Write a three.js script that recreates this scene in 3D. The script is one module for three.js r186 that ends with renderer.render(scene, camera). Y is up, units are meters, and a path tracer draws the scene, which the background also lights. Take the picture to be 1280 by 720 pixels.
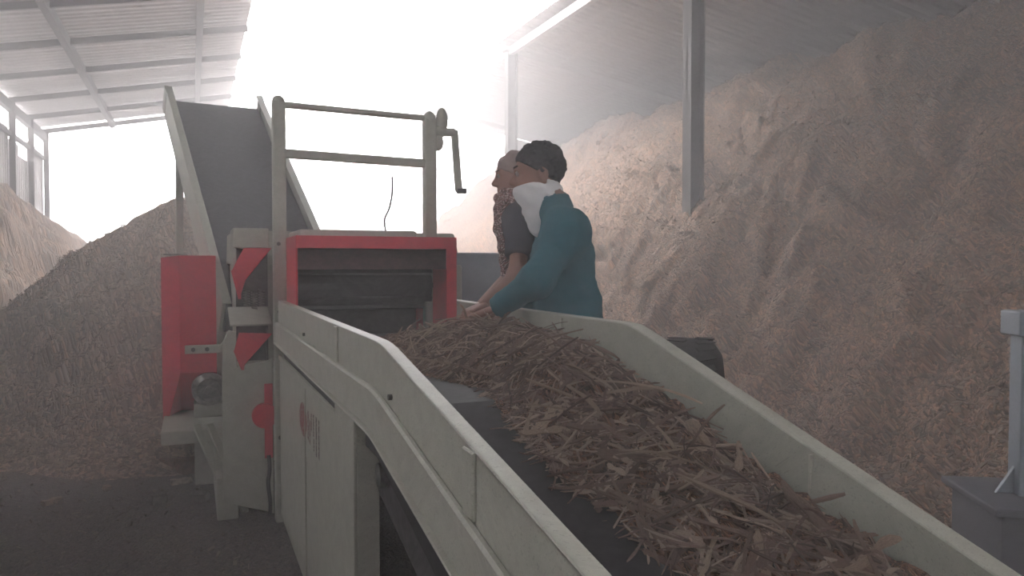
import * as THREE from 'three';
import { RoundedBoxGeometry } from 'three/addons/geometries/RoundedBoxGeometry.js';
import { mergeGeometries, mergeVertices, toCreasedNormals } from 'three/addons/utils/BufferGeometryUtils.js';
import { createNoise2D, createNoise3D } from 'simplex-noise';

// ---------------------------------------------------------------- camera, sky, haze, exposure
const scene = new THREE.Scene();
const renderer = new THREE.WebGLRenderer({ antialias: true });
renderer.toneMapping = THREE.LinearToneMapping;
renderer.toneMappingExposure = 0.85;
renderer.shadowMap.enabled = true;
const YAW = 22 * Math.PI / 180, EYE = 1.5, F = 989, SIZE = 0.86;       // SIZE: the layout below is drawn a little too large and brought to real size at the end
const camera = new THREE.PerspectiveCamera(40, 1280 / 720, 0.05, 200);
camera.position.set(0, EYE * SIZE, 0);
camera.lookAt(Math.sin(YAW) * 10, EYE * SIZE - 10 * 29 / F, -Math.cos(YAW) * 10);
scene.background = new THREE.Color().setRGB(1.0, 0.985, 1.0);        // bright overcast sky
scene.backgroundIntensity = 28.5;
scene.fog = new THREE.FogExp2(new THREE.Color().setRGB(1, 0.965, 0.96), 0.085);   // wood dust hanging in the air

// ---------------------------------------------------------------- helpers
let seed = 12345;
const rnd = () => { seed = (seed * 1664525 + 1013904223) >>> 0; return seed / 4294967296; };
const rr = (a, b) => a + (b - a) * rnd();
const n2 = createNoise2D(rnd), n3 = createNoise3D(rnd);
const V = (x, y, z) => new THREE.Vector3(x, y, z);
const { clamp, lerp, smoothstep } = THREE.MathUtils;
const taken = {};
function numbered(name) { const n = taken[name] = (taken[name] ?? -1) + 1; return n ? `${name}_${String(n).padStart(3, '0')}` : name; }
function shade(o) { o.traverse((c) => { if (c.isMesh) { c.castShadow = true; c.receiveShadow = true; } }); return o; }
function tag(o, label, category, group, kind) {
  if (label) o.userData.label = label;
  if (category) o.userData.category = category;
  if (group) o.userData.group = group;
  if (kind) o.userData.kind = kind;
  return o;
}
function thing(name, label, category, [x, y, z] = [0, 0, 0], turn = 0, group) {
  const o = new THREE.Group(); o.name = numbered(name); scene.add(o);
  o.position.set(x, y, z); o.rotation.y = turn;
  return tag(o, label, category, group);
}
function part(name, geo, mat, parent, label) {
  const m = new THREE.Mesh(Array.isArray(geo) ? merge(geo) : geo, mat);
  m.name = parent === scene ? numbered(name) : name; parent.add(m);
  if (label) m.userData.label = label;
  return m;
}
const bare = (g) => { const r = g.index ? g.toNonIndexed() : g.clone(); for (const k of Object.keys(r.attributes)) if (!['position', 'normal', 'uv'].includes(k)) r.deleteAttribute(k); return r; };
const merge = (gs) => boxUV(mergeGeometries(gs.map((g) => { const b = bare(g); b.deleteAttribute('uv'); return b; })));
// texture coordinates in metres, from the side that each face points to
function boxUV(g) {
  const r = g.index ? g.toNonIndexed() : g, p = r.attributes.position, uv = new Float32Array(p.count * 2);
  const a = V(), b = V(), c = V(), n = V();
  for (let i = 0; i < p.count; i += 3) {
    a.fromBufferAttribute(p, i); b.fromBufferAttribute(p, i + 1); c.fromBufferAttribute(p, i + 2);
    n.copy(b).sub(a).cross(c.clone().sub(a));
    const x = Math.abs(n.x), y = Math.abs(n.y), z = Math.abs(n.z);
    for (const [k, q] of [[i, a], [i + 1, b], [i + 2, c]]) {
      uv[k * 2] = x >= y && x >= z ? q.z : q.x;
      uv[k * 2 + 1] = y > x && y > z ? q.z : q.y;
    }
  }
  r.setAttribute('uv', new THREE.BufferAttribute(uv, 2));
  return r;
}
function place(g, [x, y, z] = [0, 0, 0], [rx, ry, rz] = [0, 0, 0]) {
  g.applyMatrix4(new THREE.Matrix4().compose(V(x, y, z), new THREE.Quaternion().setFromEuler(new THREE.Euler(rx, ry, rz)), V(1, 1, 1)));
  return g;
}
const box = (w, h, d, at, turn) => place(new THREE.BoxGeometry(w, h, d), at, turn);
const rbox = (w, h, d, at, turn, r = 0.008) => place(new RoundedBoxGeometry(w, h, d, 2, Math.min(r, w / 2.1, h / 2.1, d / 2.1)), at, turn);
const span = (x0, x1, y0, y1, z0, z1, r) => (r ? rbox : box)(x1 - x0, y1 - y0, z1 - z0, [(x0 + x1) / 2, (y0 + y1) / 2, (z0 + z1) / 2], [0, 0, 0], r);
const cyl = (r0, r1, h, at, turn, seg = 24) => place(new THREE.CylinderGeometry(r0, r1, h, seg), at, turn);
function bar(a, b, w, h, r = 0) {       // a square bar from a to b
  const d = b.clone().sub(a), L = d.length(), g = r ? new RoundedBoxGeometry(w, h, L, 2, r) : new THREE.BoxGeometry(w, h, L);
  return g.applyMatrix4(new THREE.Matrix4().lookAt(b, a, Math.abs(d.y) > 0.99 * L ? V(0, 0, 1) : V(0, 1, 0)).setPosition(a.clone().add(b).multiplyScalar(0.5)));
}
const rod = (a, b, r, seg = 12) => new THREE.TubeGeometry(new THREE.LineCurve3(a, b), 1, r, seg);
function rodCapped(a, b, r, seg = 16) {
  const d = b.clone().sub(a), g = new THREE.CylinderGeometry(r, r, d.length(), seg);
  return g.applyMatrix4(new THREE.Matrix4().compose(a.clone().add(b).multiplyScalar(0.5), new THREE.Quaternion().setFromUnitVectors(V(0, 1, 0), d.normalize()), V(1, 1, 1)));
}
const curve = (pts, r, seg = 40, rs = 10) => new THREE.TubeGeometry(new THREE.CatmullRomCurve3(pts.map((p) => V(...p))), seg, r, rs);
// a plate across x: points are [distance ahead of the camera (-z), y], thickness runs along x from x0 to x1
function plateX(points, x0, x1, bevel = 0.003) {
  const s = new THREE.Shape(points.map(([d, y]) => new THREE.Vector2(d, y)));
  const b = Math.min(bevel, (x1 - x0) / 3);
  const g = new THREE.ExtrudeGeometry(s, { depth: x1 - x0 - 2 * b, bevelEnabled: b > 0, bevelThickness: b, bevelSize: b, bevelOffset: -b, bevelSegments: 1 });
  g.translate(0, 0, b);
  return g.applyMatrix4(new THREE.Matrix4().set(0, 0, 1, x0, 0, 1, 0, 0, -1, 0, 0, 0, 0, 0, 0, 1));
}
// a plate in the (x, y) plane, thickness along z from z0 to z1
function plateZ(points, z0, z1, bevel = 0.003, holes = []) {
  const s = new THREE.Shape(points.map(([x, y]) => new THREE.Vector2(x, y)));
  for (const h of holes) s.holes.push(new THREE.Path(h.map(([x, y]) => new THREE.Vector2(x, y))));
  const b = Math.min(bevel, (z1 - z0) / 3);
  const g = new THREE.ExtrudeGeometry(s, { depth: z1 - z0 - 2 * b, bevelEnabled: b > 0, bevelThickness: b, bevelSize: b, bevelOffset: -b, bevelSegments: 1 });
  return g.translate(0, 0, z0 + b);
}

// ---------------------------------------------------------------- textures and materials
function tex(size, paint, srgb = true, metres = 1) {
  const data = new Uint8Array(size * size * 4);
  for (let y = 0; y < size; y++) for (let x = 0; x < size; x++) {
    const c = paint(x / size, y / size);
    for (let k = 0; k < 3; k++) data[(y * size + x) * 4 + k] = clamp(Math.round((Array.isArray(c) ? c[k] : c) * 255), 0, 255);
    data[(y * size + x) * 4 + 3] = 255;
  }
  const t = new THREE.DataTexture(data, size, size);
  t.magFilter = THREE.LinearFilter; t.minFilter = THREE.LinearFilter;
  t.wrapS = t.wrapT = THREE.RepeatWrapping; t.repeat.set(1 / metres, 1 / metres);
  if (srgb) t.colorSpace = THREE.SRGBColorSpace;
  return t;
}
// noise that repeats over the unit square
const loop = (u, v, f, o = 0) => { const a = u * 2 * Math.PI, b = v * 2 * Math.PI, r = f / (2 * Math.PI); return n3(Math.cos(a) * r + o, Math.sin(a) * r + Math.cos(b) * r * 1.3, Math.sin(b) * r * 1.3 + o); };
const fbm = (u, v, f, o = 0) => 0.5 * loop(u, v, f, o) + 0.3 * loop(u, v, f * 2.3, o + 7) + 0.2 * loop(u, v, f * 5.1, o + 13);
// a mat of short chips: strokes of many tones, height in the alpha-free second texture
function chipTextures(size, count, base, spread, len, wid, metres) {
  const tone = new Float32Array(size * size * 3), high = new Float32Array(size * size);
  for (let i = 0; i < size * size; i++) { const k = 0.85 + 0.3 * rnd(); for (let c = 0; c < 3; c++) tone[i * 3 + c] = base[c] * k; high[i] = 0.25 * rnd(); }
  for (let n = 0; n < count; n++) {
    const x0 = rnd() * size, y0 = rnd() * size, a = rnd() * Math.PI, L = len * (0.4 + rnd()), W = wid * (0.5 + rnd()), k = 1 + spread * (rnd() * 2 - 1), warm = rr(-0.06, 0.06), lift = 0.3 + 0.7 * (n / count);
    const ca = Math.cos(a), sa = Math.sin(a);
    for (let s = -L / 2; s <= L / 2; s += 0.7) for (let w = -W / 2; w <= W / 2; w += 0.7) {
      const px = ((Math.floor(x0 + ca * s - sa * w) % size) + size) % size, py = ((Math.floor(y0 + sa * s + ca * w) % size) + size) % size, i = py * size + px;
      tone[i * 3] = base[0] * (k + warm); tone[i * 3 + 1] = base[1] * k; tone[i * 3 + 2] = base[2] * (k - warm); high[i] = lift * (0.7 + 0.3 * Math.cos(w / W * 3));
    }
  }
  const map = tex(size, (u, v) => { const i = Math.floor(v * size) * size + Math.floor(u * size); return [tone[i * 3], tone[i * 3 + 1], tone[i * 3 + 2]]; }, true, metres);
  const bump = tex(size, (u, v) => high[Math.floor(v * size) * size + Math.floor(u * size)], false, metres);
  return { map, bump };
}
const std = (o) => new THREE.MeshStandardMaterial(o);
const sawTex = chipTextures(1024, 24000, [0.52, 0.415, 0.34], 0.36, 15, 6, 2.3);
const oldTex = chipTextures(1024, 15000, [0.52, 0.445, 0.395], 0.34, 20, 8, 2.6);
const dirtTex = chipTextures(512, 5000, [0.30, 0.26, 0.25], 0.4, 9, 4, 1.3);
const woodTex = chipTextures(512, 9000, [0.47, 0.36, 0.30], 0.45, 42, 4, 0.5);
const paintTex = tex(512, (u, v) => {
  const d = fbm(u, v, 7), s = fbm(u, v, 60, 3), k = 1 + 0.06 * d + 0.04 * s - (s > 0.42 ? 0.13 : 0) - (d > 0.5 ? 0.05 : 0);
  return [0.9 * k, 0.9 * k, 0.9 * k - 0.01];
}, true, 0.8);
const rustTex = tex(256, (u, v) => { const d = fbm(u, v, 9, 20), k = 0.75 + 0.3 * d; return [k, k * 0.97, k * 0.94]; }, true, 0.6);
const tinTex = tex(256, (u, v) => { const d = fbm(u, v, 5, 40), s = fbm(u, v, 40, 41), k = 0.86 + 0.1 * d + 0.06 * s; return [k, k * 0.985, k * 0.98]; }, true, 2.2);
const clothBump = tex(256, (u, v) => 0.5 + 0.25 * Math.sin(u * 2 * Math.PI * 64) * Math.sin(v * 2 * Math.PI * 64) + 0.25 * fbm(u, v, 12, 9), false, 0.2);
const M = {
  sawdust: std({ map: sawTex.map, bumpMap: sawTex.bump, bumpScale: 0.02, roughness: 1 }),
  oldDust: std({ map: oldTex.map, bumpMap: oldTex.bump, bumpScale: 0.02, roughness: 1 }),
  dirt: std({ map: dirtTex.map, bumpMap: dirtTex.bump, bumpScale: 0.012, roughness: 1 }),
  mulch: std({ map: woodTex.map, bumpMap: woodTex.bump, bumpScale: 0.012, roughness: 1 }),
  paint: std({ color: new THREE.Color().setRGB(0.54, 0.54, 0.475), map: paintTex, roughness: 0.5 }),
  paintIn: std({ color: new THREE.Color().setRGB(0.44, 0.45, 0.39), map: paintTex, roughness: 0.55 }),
  red: std({ color: new THREE.Color().setRGB(0.80, 0.03, 0.075), map: paintTex, roughness: 0.35 }),
  steel: std({ color: new THREE.Color().setRGB(0.42, 0.42, 0.42), map: rustTex, roughness: 0.35, metalness: 0.85 }),
  darkSteel: std({ color: new THREE.Color().setRGB(0.10, 0.10, 0.11), map: rustTex, roughness: 0.6, metalness: 0.3 }),
  rubber: std({ color: new THREE.Color().setRGB(0.035, 0.034, 0.04), map: rustTex, roughness: 0.75 }),
  belt: std({ color: new THREE.Color().setRGB(0.085, 0.095, 0.115), map: rustTex, roughness: 0.7 }),
  curtain: std({ color: new THREE.Color().setRGB(0.17, 0.06, 0.075), map: rustTex, roughness: 0.8 }),  // darkened red: shade under the hood is put into the colour
  tin: std({ color: new THREE.Color().setRGB(0.50, 0.48, 0.47), map: tinTex, roughness: 0.5, metalness: 0.25 }),
  column: std({ color: new THREE.Color().setRGB(0.10, 0.09, 0.09), map: rustTex, roughness: 0.7 }),
  blueGrey: std({ color: new THREE.Color().setRGB(0.27, 0.31, 0.37), map: paintTex, roughness: 0.5 }),
};

// ---------------------------------------------------------------- the shed
const XL = -3.2, XR = 11.2, RIDGE = 4.0, EAVE = 4.75, PITCH = 0.19, FAR = -21.6, BACK = 5.0, BAY = 1.9, GAP = -10, OPEN0 = 0.9, OPEN1 = 5.6, REAR = 4.9;
const roofY = (x) => EAVE + PITCH * (RIDGE - XL) - PITCH * Math.abs(x - RIDGE);
{
  const floor = part('floor', grid(XL, XR, FAR, BACK, 0.22, (x, z) => 0.012 * n2(x * 1.7, z * 1.7) + 0.02 * n2(x * 0.5, z * 0.5) - 0.03), M.dirt, scene);
  tag(floor, 'dark earth floor strewn with wood dust', null, null, 'structure');
  const yard = part('ground', span(XL - 3, XR + 3, -0.3, -0.08, FAR - 9, FAR, 0), M.dirt, scene);
  tag(yard, 'pale ground outside the open end of the shed', null, null, 'structure');
  // roof: ribbed sheets from eave to ridge, rafters under them, purlins along the shed
  const roof = new THREE.Group(); roof.name = 'ceiling'; scene.add(roof);
  tag(roof, 'pitched roof of ribbed metal sheets on steel rafters and purlins', null, null, 'structure');
  const W = 0.97;
  const profile = []; for (let i = 0; i <= 40; i++) { const t = (i % 8) / 8; profile.push([i / 40 * W - W / 2, t < 0.25 || i === 40 ? 0 : t < 0.375 ? 0.028 * (t - 0.25) / 0.125 : t < 0.625 ? 0.028 : t < 0.75 ? 0.028 * (0.75 - t) / 0.125 : 0]); }
  const shp = new THREE.Shape([...profile.map(([x, y]) => new THREE.Vector2(x, y)), ...profile.slice().reverse().map(([x, y]) => new THREE.Vector2(x, y - 0.004))]);
  const ribbedOf = (len) => boxUV(place(new THREE.ExtrudeGeometry(shp, { depth: len, bevelEnabled: false }), [0, 0, -len / 2])), made = {};
  const run = (name, z, x0, x1) => {     // one sheet, from x0 to x1 down the slope
    const len = Math.hypot(x1 - x0, PITCH * (x1 - x0)), key = len.toFixed(3), s = x0 + x1 > 2 * RIDGE ? 1 : -1, c = (x0 + x1) / 2, m = part(name, made[key] ??= ribbedOf(len), M.tin, roof);
    m.quaternion.setFromEuler(new THREE.Euler(0, 0, -s * Math.atan(PITCH))).multiply(new THREE.Quaternion().setFromAxisAngle(V(0, 1, 0), Math.PI / 2));
    m.position.set(c, roofY(c) + 0.02 + (Math.round(-z * 7) % 3) * 0.003, z);
  };
  for (let z = FAR + 0.47; z < BACK; z += 0.95) {        // beyond GAP the middle of the roof is open to the sky
    if (z > GAP) { run('roof_sheet', z, XL - 0.35, RIDGE); run('roof_sheet', z, RIDGE, XR + 0.35); }
    else { run('roof_sheet', z, XL - 0.35, OPEN0); run('roof_sheet', z, OPEN1, XR + 0.35); }
  }
  for (let z = FAR + 0.05; z < BACK; z += BAY) {
    const a = z > GAP ? RIDGE : OPEN0, b = z > GAP ? RIDGE : OPEN1;
    part('rafter', bar(V(a, roofY(a) - 0.1, z), V(XL, EAVE - 0.1, z), 0.06, 0.1), M.column, roof);
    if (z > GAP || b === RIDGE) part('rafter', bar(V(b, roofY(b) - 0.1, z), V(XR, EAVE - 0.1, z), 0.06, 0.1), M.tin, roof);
  }
  for (const x of [-1.75, 0.15, 2.05, 5.8]) part('purlin', span(x - 0.05, x + 0.05, roofY(x) - 0.2, roofY(x) - 0.05, x > OPEN0 && x < OPEN1 ? GAP : FAR, BACK), x > 1 ? M.tin : M.column, roof);  // right members paler, the haze over them put into their colour
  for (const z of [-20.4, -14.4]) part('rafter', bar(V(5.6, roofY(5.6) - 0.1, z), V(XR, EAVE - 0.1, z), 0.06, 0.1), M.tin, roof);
  // left wall: ribbed sheets between posts, with a strip of daylight left open under the eave
  const wall = new THREE.Group(); wall.name = 'wall_left'; scene.add(wall);
  tag(wall, 'ribbed sheet wall on posts with daylight gaps under the eave', null, null, 'structure');
  let k = 0;
  for (let z = FAR + 0.47; z < BACK; z += 0.95, k++) {
    const torn = k === 2 || k === 3, top = torn ? 3.72 + 0.22 * (k - 2) : 4.12 + 0.03 * Math.sin(k * 2.1), g = new THREE.ExtrudeGeometry(shp, { depth: top + 0.2, bevelEnabled: false });
    const m = part('wall_sheet', boxUV(g), M.tin, wall);
    m.quaternion.setFromEuler(new THREE.Euler(-Math.PI / 2, 0, 0)).premultiply(new THREE.Quaternion().setFromAxisAngle(V(0, 1, 0), Math.PI / 2));
    m.position.set(XL - 0.06, -0.2, z);
  }
  for (let z = FAR + 0.05; z < BACK; z += BAY) part('wall_post', span(XL - 0.02, XL + 0.08, -0.1, EAVE - 0.05, z - 0.05, z + 0.05), M.column, wall);
  part('eave_beam', span(XL - 0.05, XL + 0.05, EAVE - 0.32, EAVE - 0.14, FAR, BACK), M.column, wall);
  for (const y of [1.2, 2.6, 4.0]) part('girt', span(XL - 0.03, XL + 0.03, y - 0.04, y + 0.04, FAR, BACK), M.column, wall);
  // right wall, the closed strip of the far end and an unseen wall added behind the camera to limit light
  const right = part('wall_right', span(XR, XR + 0.15, -0.2, EAVE + 0.05, FAR, BACK), M.tin, scene); tag(right, 'grey wall behind the tall sawdust slope', null, null, 'structure');
  const end = part('wall_back', plateZ([[8.6, -0.2], [XR, -0.2], [XR, roofY(XR)], [8.6, roofY(8.6)]], FAR - 0.15, FAR), M.tin, scene); tag(end, 'closed strip of wall at the far end of the shed', null, null, 'structure');
  const rear = part('added_wall_front', span(XL, XR, -0.2, REAR, BACK - 0.15, BACK), M.tin, scene); tag(rear, 'added unseen wall behind the camera, its open strip sized for the light', null, null, 'structure');
}
{
  // columns on the line between the aisle and the tall heap
  const spots = [[5.8, -8.33, 'dark steel column standing half buried in the front of the sawdust slope'], [5.8, -14.4, 'pale hazy steel column rising behind the two workers'], [5.8, -20.4, 'far steel column near the open end, behind the crank post']];
  for (const [x, z, label] of spots) {
    const t = thing('steel_column', label, 'column', [x, 0, z], 0, 'columns along the sawdust slope'), top = roofY(x) - 0.12;
    part('shaft', [span(-0.1, 0.1, 0, top, -0.012, 0.012), span(-0.1, -0.082, 0, top, -0.09, 0.09), span(0.082, 0.1, 0, top, -0.09, 0.09)], M.column, t);
    part('base_plate', span(-0.17, 0.17, -0.02, 0.02, -0.17, 0.17), M.column, t);
    part('cap_plate', span(-0.14, 0.14, top - 0.02, top, -0.14, 0.14), M.column, t);
  }
}

// ---------------------------------------------------------------- heaps of sawdust
function grid(x0, x1, z0, z1, cell, h, keep) {
  const nx = Math.ceil((x1 - x0) / cell), nz = Math.ceil((z1 - z0) / cell), pos = [], uv = [], idx = [];
  for (let j = 0; j <= nz; j++) for (let i = 0; i <= nx; i++) {
    const x = x0 + (x1 - x0) * i / nx, z = z0 + (z1 - z0) * j / nz, y = h(x, z);
    pos.push(x, y, z); uv.push(x + 0.35 * y, z + 0.75 * y);
  }
  const at = (i, j) => j * (nx + 1) + i;
  for (let j = 0; j < nz; j++) for (let i = 0; i < nx; i++) {
    const q = [at(i, j), at(i, j + 1), at(i + 1, j), at(i + 1, j + 1)];
    if (keep && q.every((v) => pos[v * 3 + 1] < keep)) continue;
    idx.push(q[0], q[1], q[2], q[2], q[1], q[3]);
  }
  const g = new THREE.BufferGeometry();
  g.setAttribute('position', new THREE.Float32BufferAttribute(pos, 3)); g.setAttribute('uv', new THREE.Float32BufferAttribute(uv, 2)); g.setIndex(idx); g.computeVertexNormals();
  return g;
}
const soft = (a, b, k) => { const h = clamp(0.5 + 0.5 * (a - b) / k, 0, 1); return lerp(a, b, h) - k * h * (1 - h); };   // smooth minimum
const clumps = (x, z, a = 1) => a * (0.10 * n2(x * 0.7, z * 0.7) + 0.07 * n2(x * 2.1 + 5, z * 2.1) + 0.045 * n2(x * 4.6, z * 4.6 + 9) + 0.032 * n2(x * 9, z * 9) * Math.max(0, 0.5 + n2(x * 1.3, z * 1.3 + 30)));
function rightHeap(x, z) {
  const d = -z, foot = 3.45 + 0.25 * n2(d * 0.22, 3.3) + 0.5 * smoothstep(1.6 - d, 0, 2);
  let h = 0.26 + 0.87 * (x - foot);
  h = soft(h, 4.72 + 0.28 * n2(d * 0.3, 8) + 0.12 * n2(d * 0.9, x * 0.4), 0.5);
  const low = 0.24 * smoothstep(x, 1.25, 1.55) * smoothstep(d, 0.3, 1.6) * (1 - smoothstep(d, 5, 7.5) * (1 - smoothstep(x, 1.6, 3.0)));
  h = -soft(-h, -low, 0.25);
  return h + clumps(x, z, smoothstep(x, 2.2, 4.2) * 1.0 + 0.12) - 0.05;
}
const leftHeap = (x, z) => {
  const d = -z, r = Math.hypot((x - 0.05) * (x < 0.05 ? 1.3 : 0.95), (d - 10.6) * (d < 10.6 ? 0.93 : 1)) , ang = Math.atan2(x, d - 10.6);
  let h = 2.75 - 0.68 * Math.sqrt(r * r + 0.3) + 0.12 * Math.sin(ang * 3 + 1) * smoothstep(r, 0.3, 2);
  h = -soft(-h, 0.0, 0.35) - 0.06;
  return h + clumps(x, z, 0.8 * smoothstep(h, 0.02, 0.6));
};
const wallHeap = (x, z) => {
  const d = -z, top = 2.85 * smoothstep(d, 5.5, 15) + 0.35 * n2(d * 0.35, 1.2) * smoothstep(d, 7, 11) - 1.2 * smoothstep(d, 20, 23.5);
  let h = top - 0.8 * (x - XL) + 0.15 * n2(x * 0.9, d * 0.5);
  h = -soft(-h, 0.0, 0.3) - 0.07;
  return h + clumps(x, z, 0.9 * smoothstep(h, 0.02, 0.6));
};
const chipShapes = [[0.045, 0.006, 0.014], [0.03, 0.005, 0.018], [0.06, 0.005, 0.009]].map(([a, b, c]) => new THREE.BoxGeometry(a, b, c));
const chipTones = [[0.47, 0.36, 0.27], [0.36, 0.27, 0.20], [0.26, 0.19, 0.14], [0.58, 0.46, 0.35], [0.17, 0.12, 0.09]];
const chipMat = std({ roughness: 1, color: 0xffffff });
function litter(parent, name, h, count, pick, big = 1, tone = 1) {
  chipShapes.forEach((g, k) => {
    const im = new THREE.InstancedMesh(g, chipMat, Math.floor(count / 3)), m = new THREE.Matrix4(), q = new THREE.Quaternion(), c = new THREE.Color();
    for (let i = 0; i < im.count; i++) {
      const [x, z] = pick(), e = 0.05, y = h(x, z), n = V(h(x - e, z) - h(x + e, z), 2 * e, h(x, z - e) - h(x, z + e)).normalize();
      q.setFromUnitVectors(V(0, 1, 0), n).multiply(new THREE.Quaternion().setFromEuler(new THREE.Euler(rr(-0.5, 0.5), rr(0, 6.3), rr(-0.6, 0.6))));
      const s = rr(0.5, 1.25) * big; im.setMatrixAt(i, m.compose(V(x, y + 0.006, z), q, V(s, s, s * rr(0.7, 1.5))));
      const t = chipTones[Math.floor(rnd() * 5)], v = rr(0.85, 1.15) * tone; im.setColorAt(i, c.setRGB(t[0] * v, t[1] * v, t[2] * v));
    }
    im.name = name; im.userData.kind = 'stuff'; parent.add(im);
  });
}
{
  const r = part('sawdust_heap', grid(1.42, XR, -21.4, -0.2, 0.06, rightHeap), M.sawdust, scene);
  tag(r, 'tall tan slope of sawdust and chips filling the right side of the shed', 'sawdust heap', null, 'stuff');
  litter(r, 'loose_chips', rightHeap, 45000, () => { const d = 1.0 + 12 * rnd() ** 1.35; return [clamp(2.2 + 6.6 * rnd(), 1.5, 9), -d]; }, 1.0, 0.5);
  const l = part('sawdust_heap', grid(-3.1, 4.0, -15.5, -5.2, 0.06, leftHeap, -0.03), M.oldDust, scene);
  tag(l, 'cone of grey brown sawdust under the discharge conveyor', 'sawdust heap', null, 'stuff');
  litter(l, 'loose_chips', leftHeap, 9000, () => { for (;;) { const x = rr(-3, 1), d = rr(5.6, 10.5); if (leftHeap(x, -d) > 0) return [x, -d]; } }, 1.1, 0.6);
  const w = part('sawdust_heap', grid(XL + 0.01, 2.0, -21.5, -5.0, 0.1, wallHeap, -0.03), M.oldDust, scene);
  tag(w, 'hazy grey sawdust bank piled against the left wall', 'sawdust heap', null, 'stuff');
}
// ---------------------------------------------------------------- the machine
// at(px, py, d): the point seen at that place of the photograph on the plane z = -d, as [x, y]; used to take sizes off the photograph
function at(px, py, d) { const a = (px - 640) / F, t = Math.atan(a) + YAW; const x = d * Math.tan(t), zc = d / Math.cos(t) * Math.cos(Math.atan(a)); return [x, EYE - (py - 331) / F * zc]; }
const into = (t) => (name, geo, mat, parent = t, label) => { const g = Array.isArray(geo) ? merge(geo) : boxUV(geo); g.translate(-t.position.x, -t.position.y, -t.position.z); return part(name, g, mat, parent, label); };
const boltGeo = (x, y, d, r = 0.011, axis = 'x', L = 0.014) => cyl(r, r, L, [x, y, -d], axis === 'x' ? [0, 0, Math.PI / 2] : axis === 'z' ? [Math.PI / 2, 0, 0] : [0, 0, 0], 6);

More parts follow.
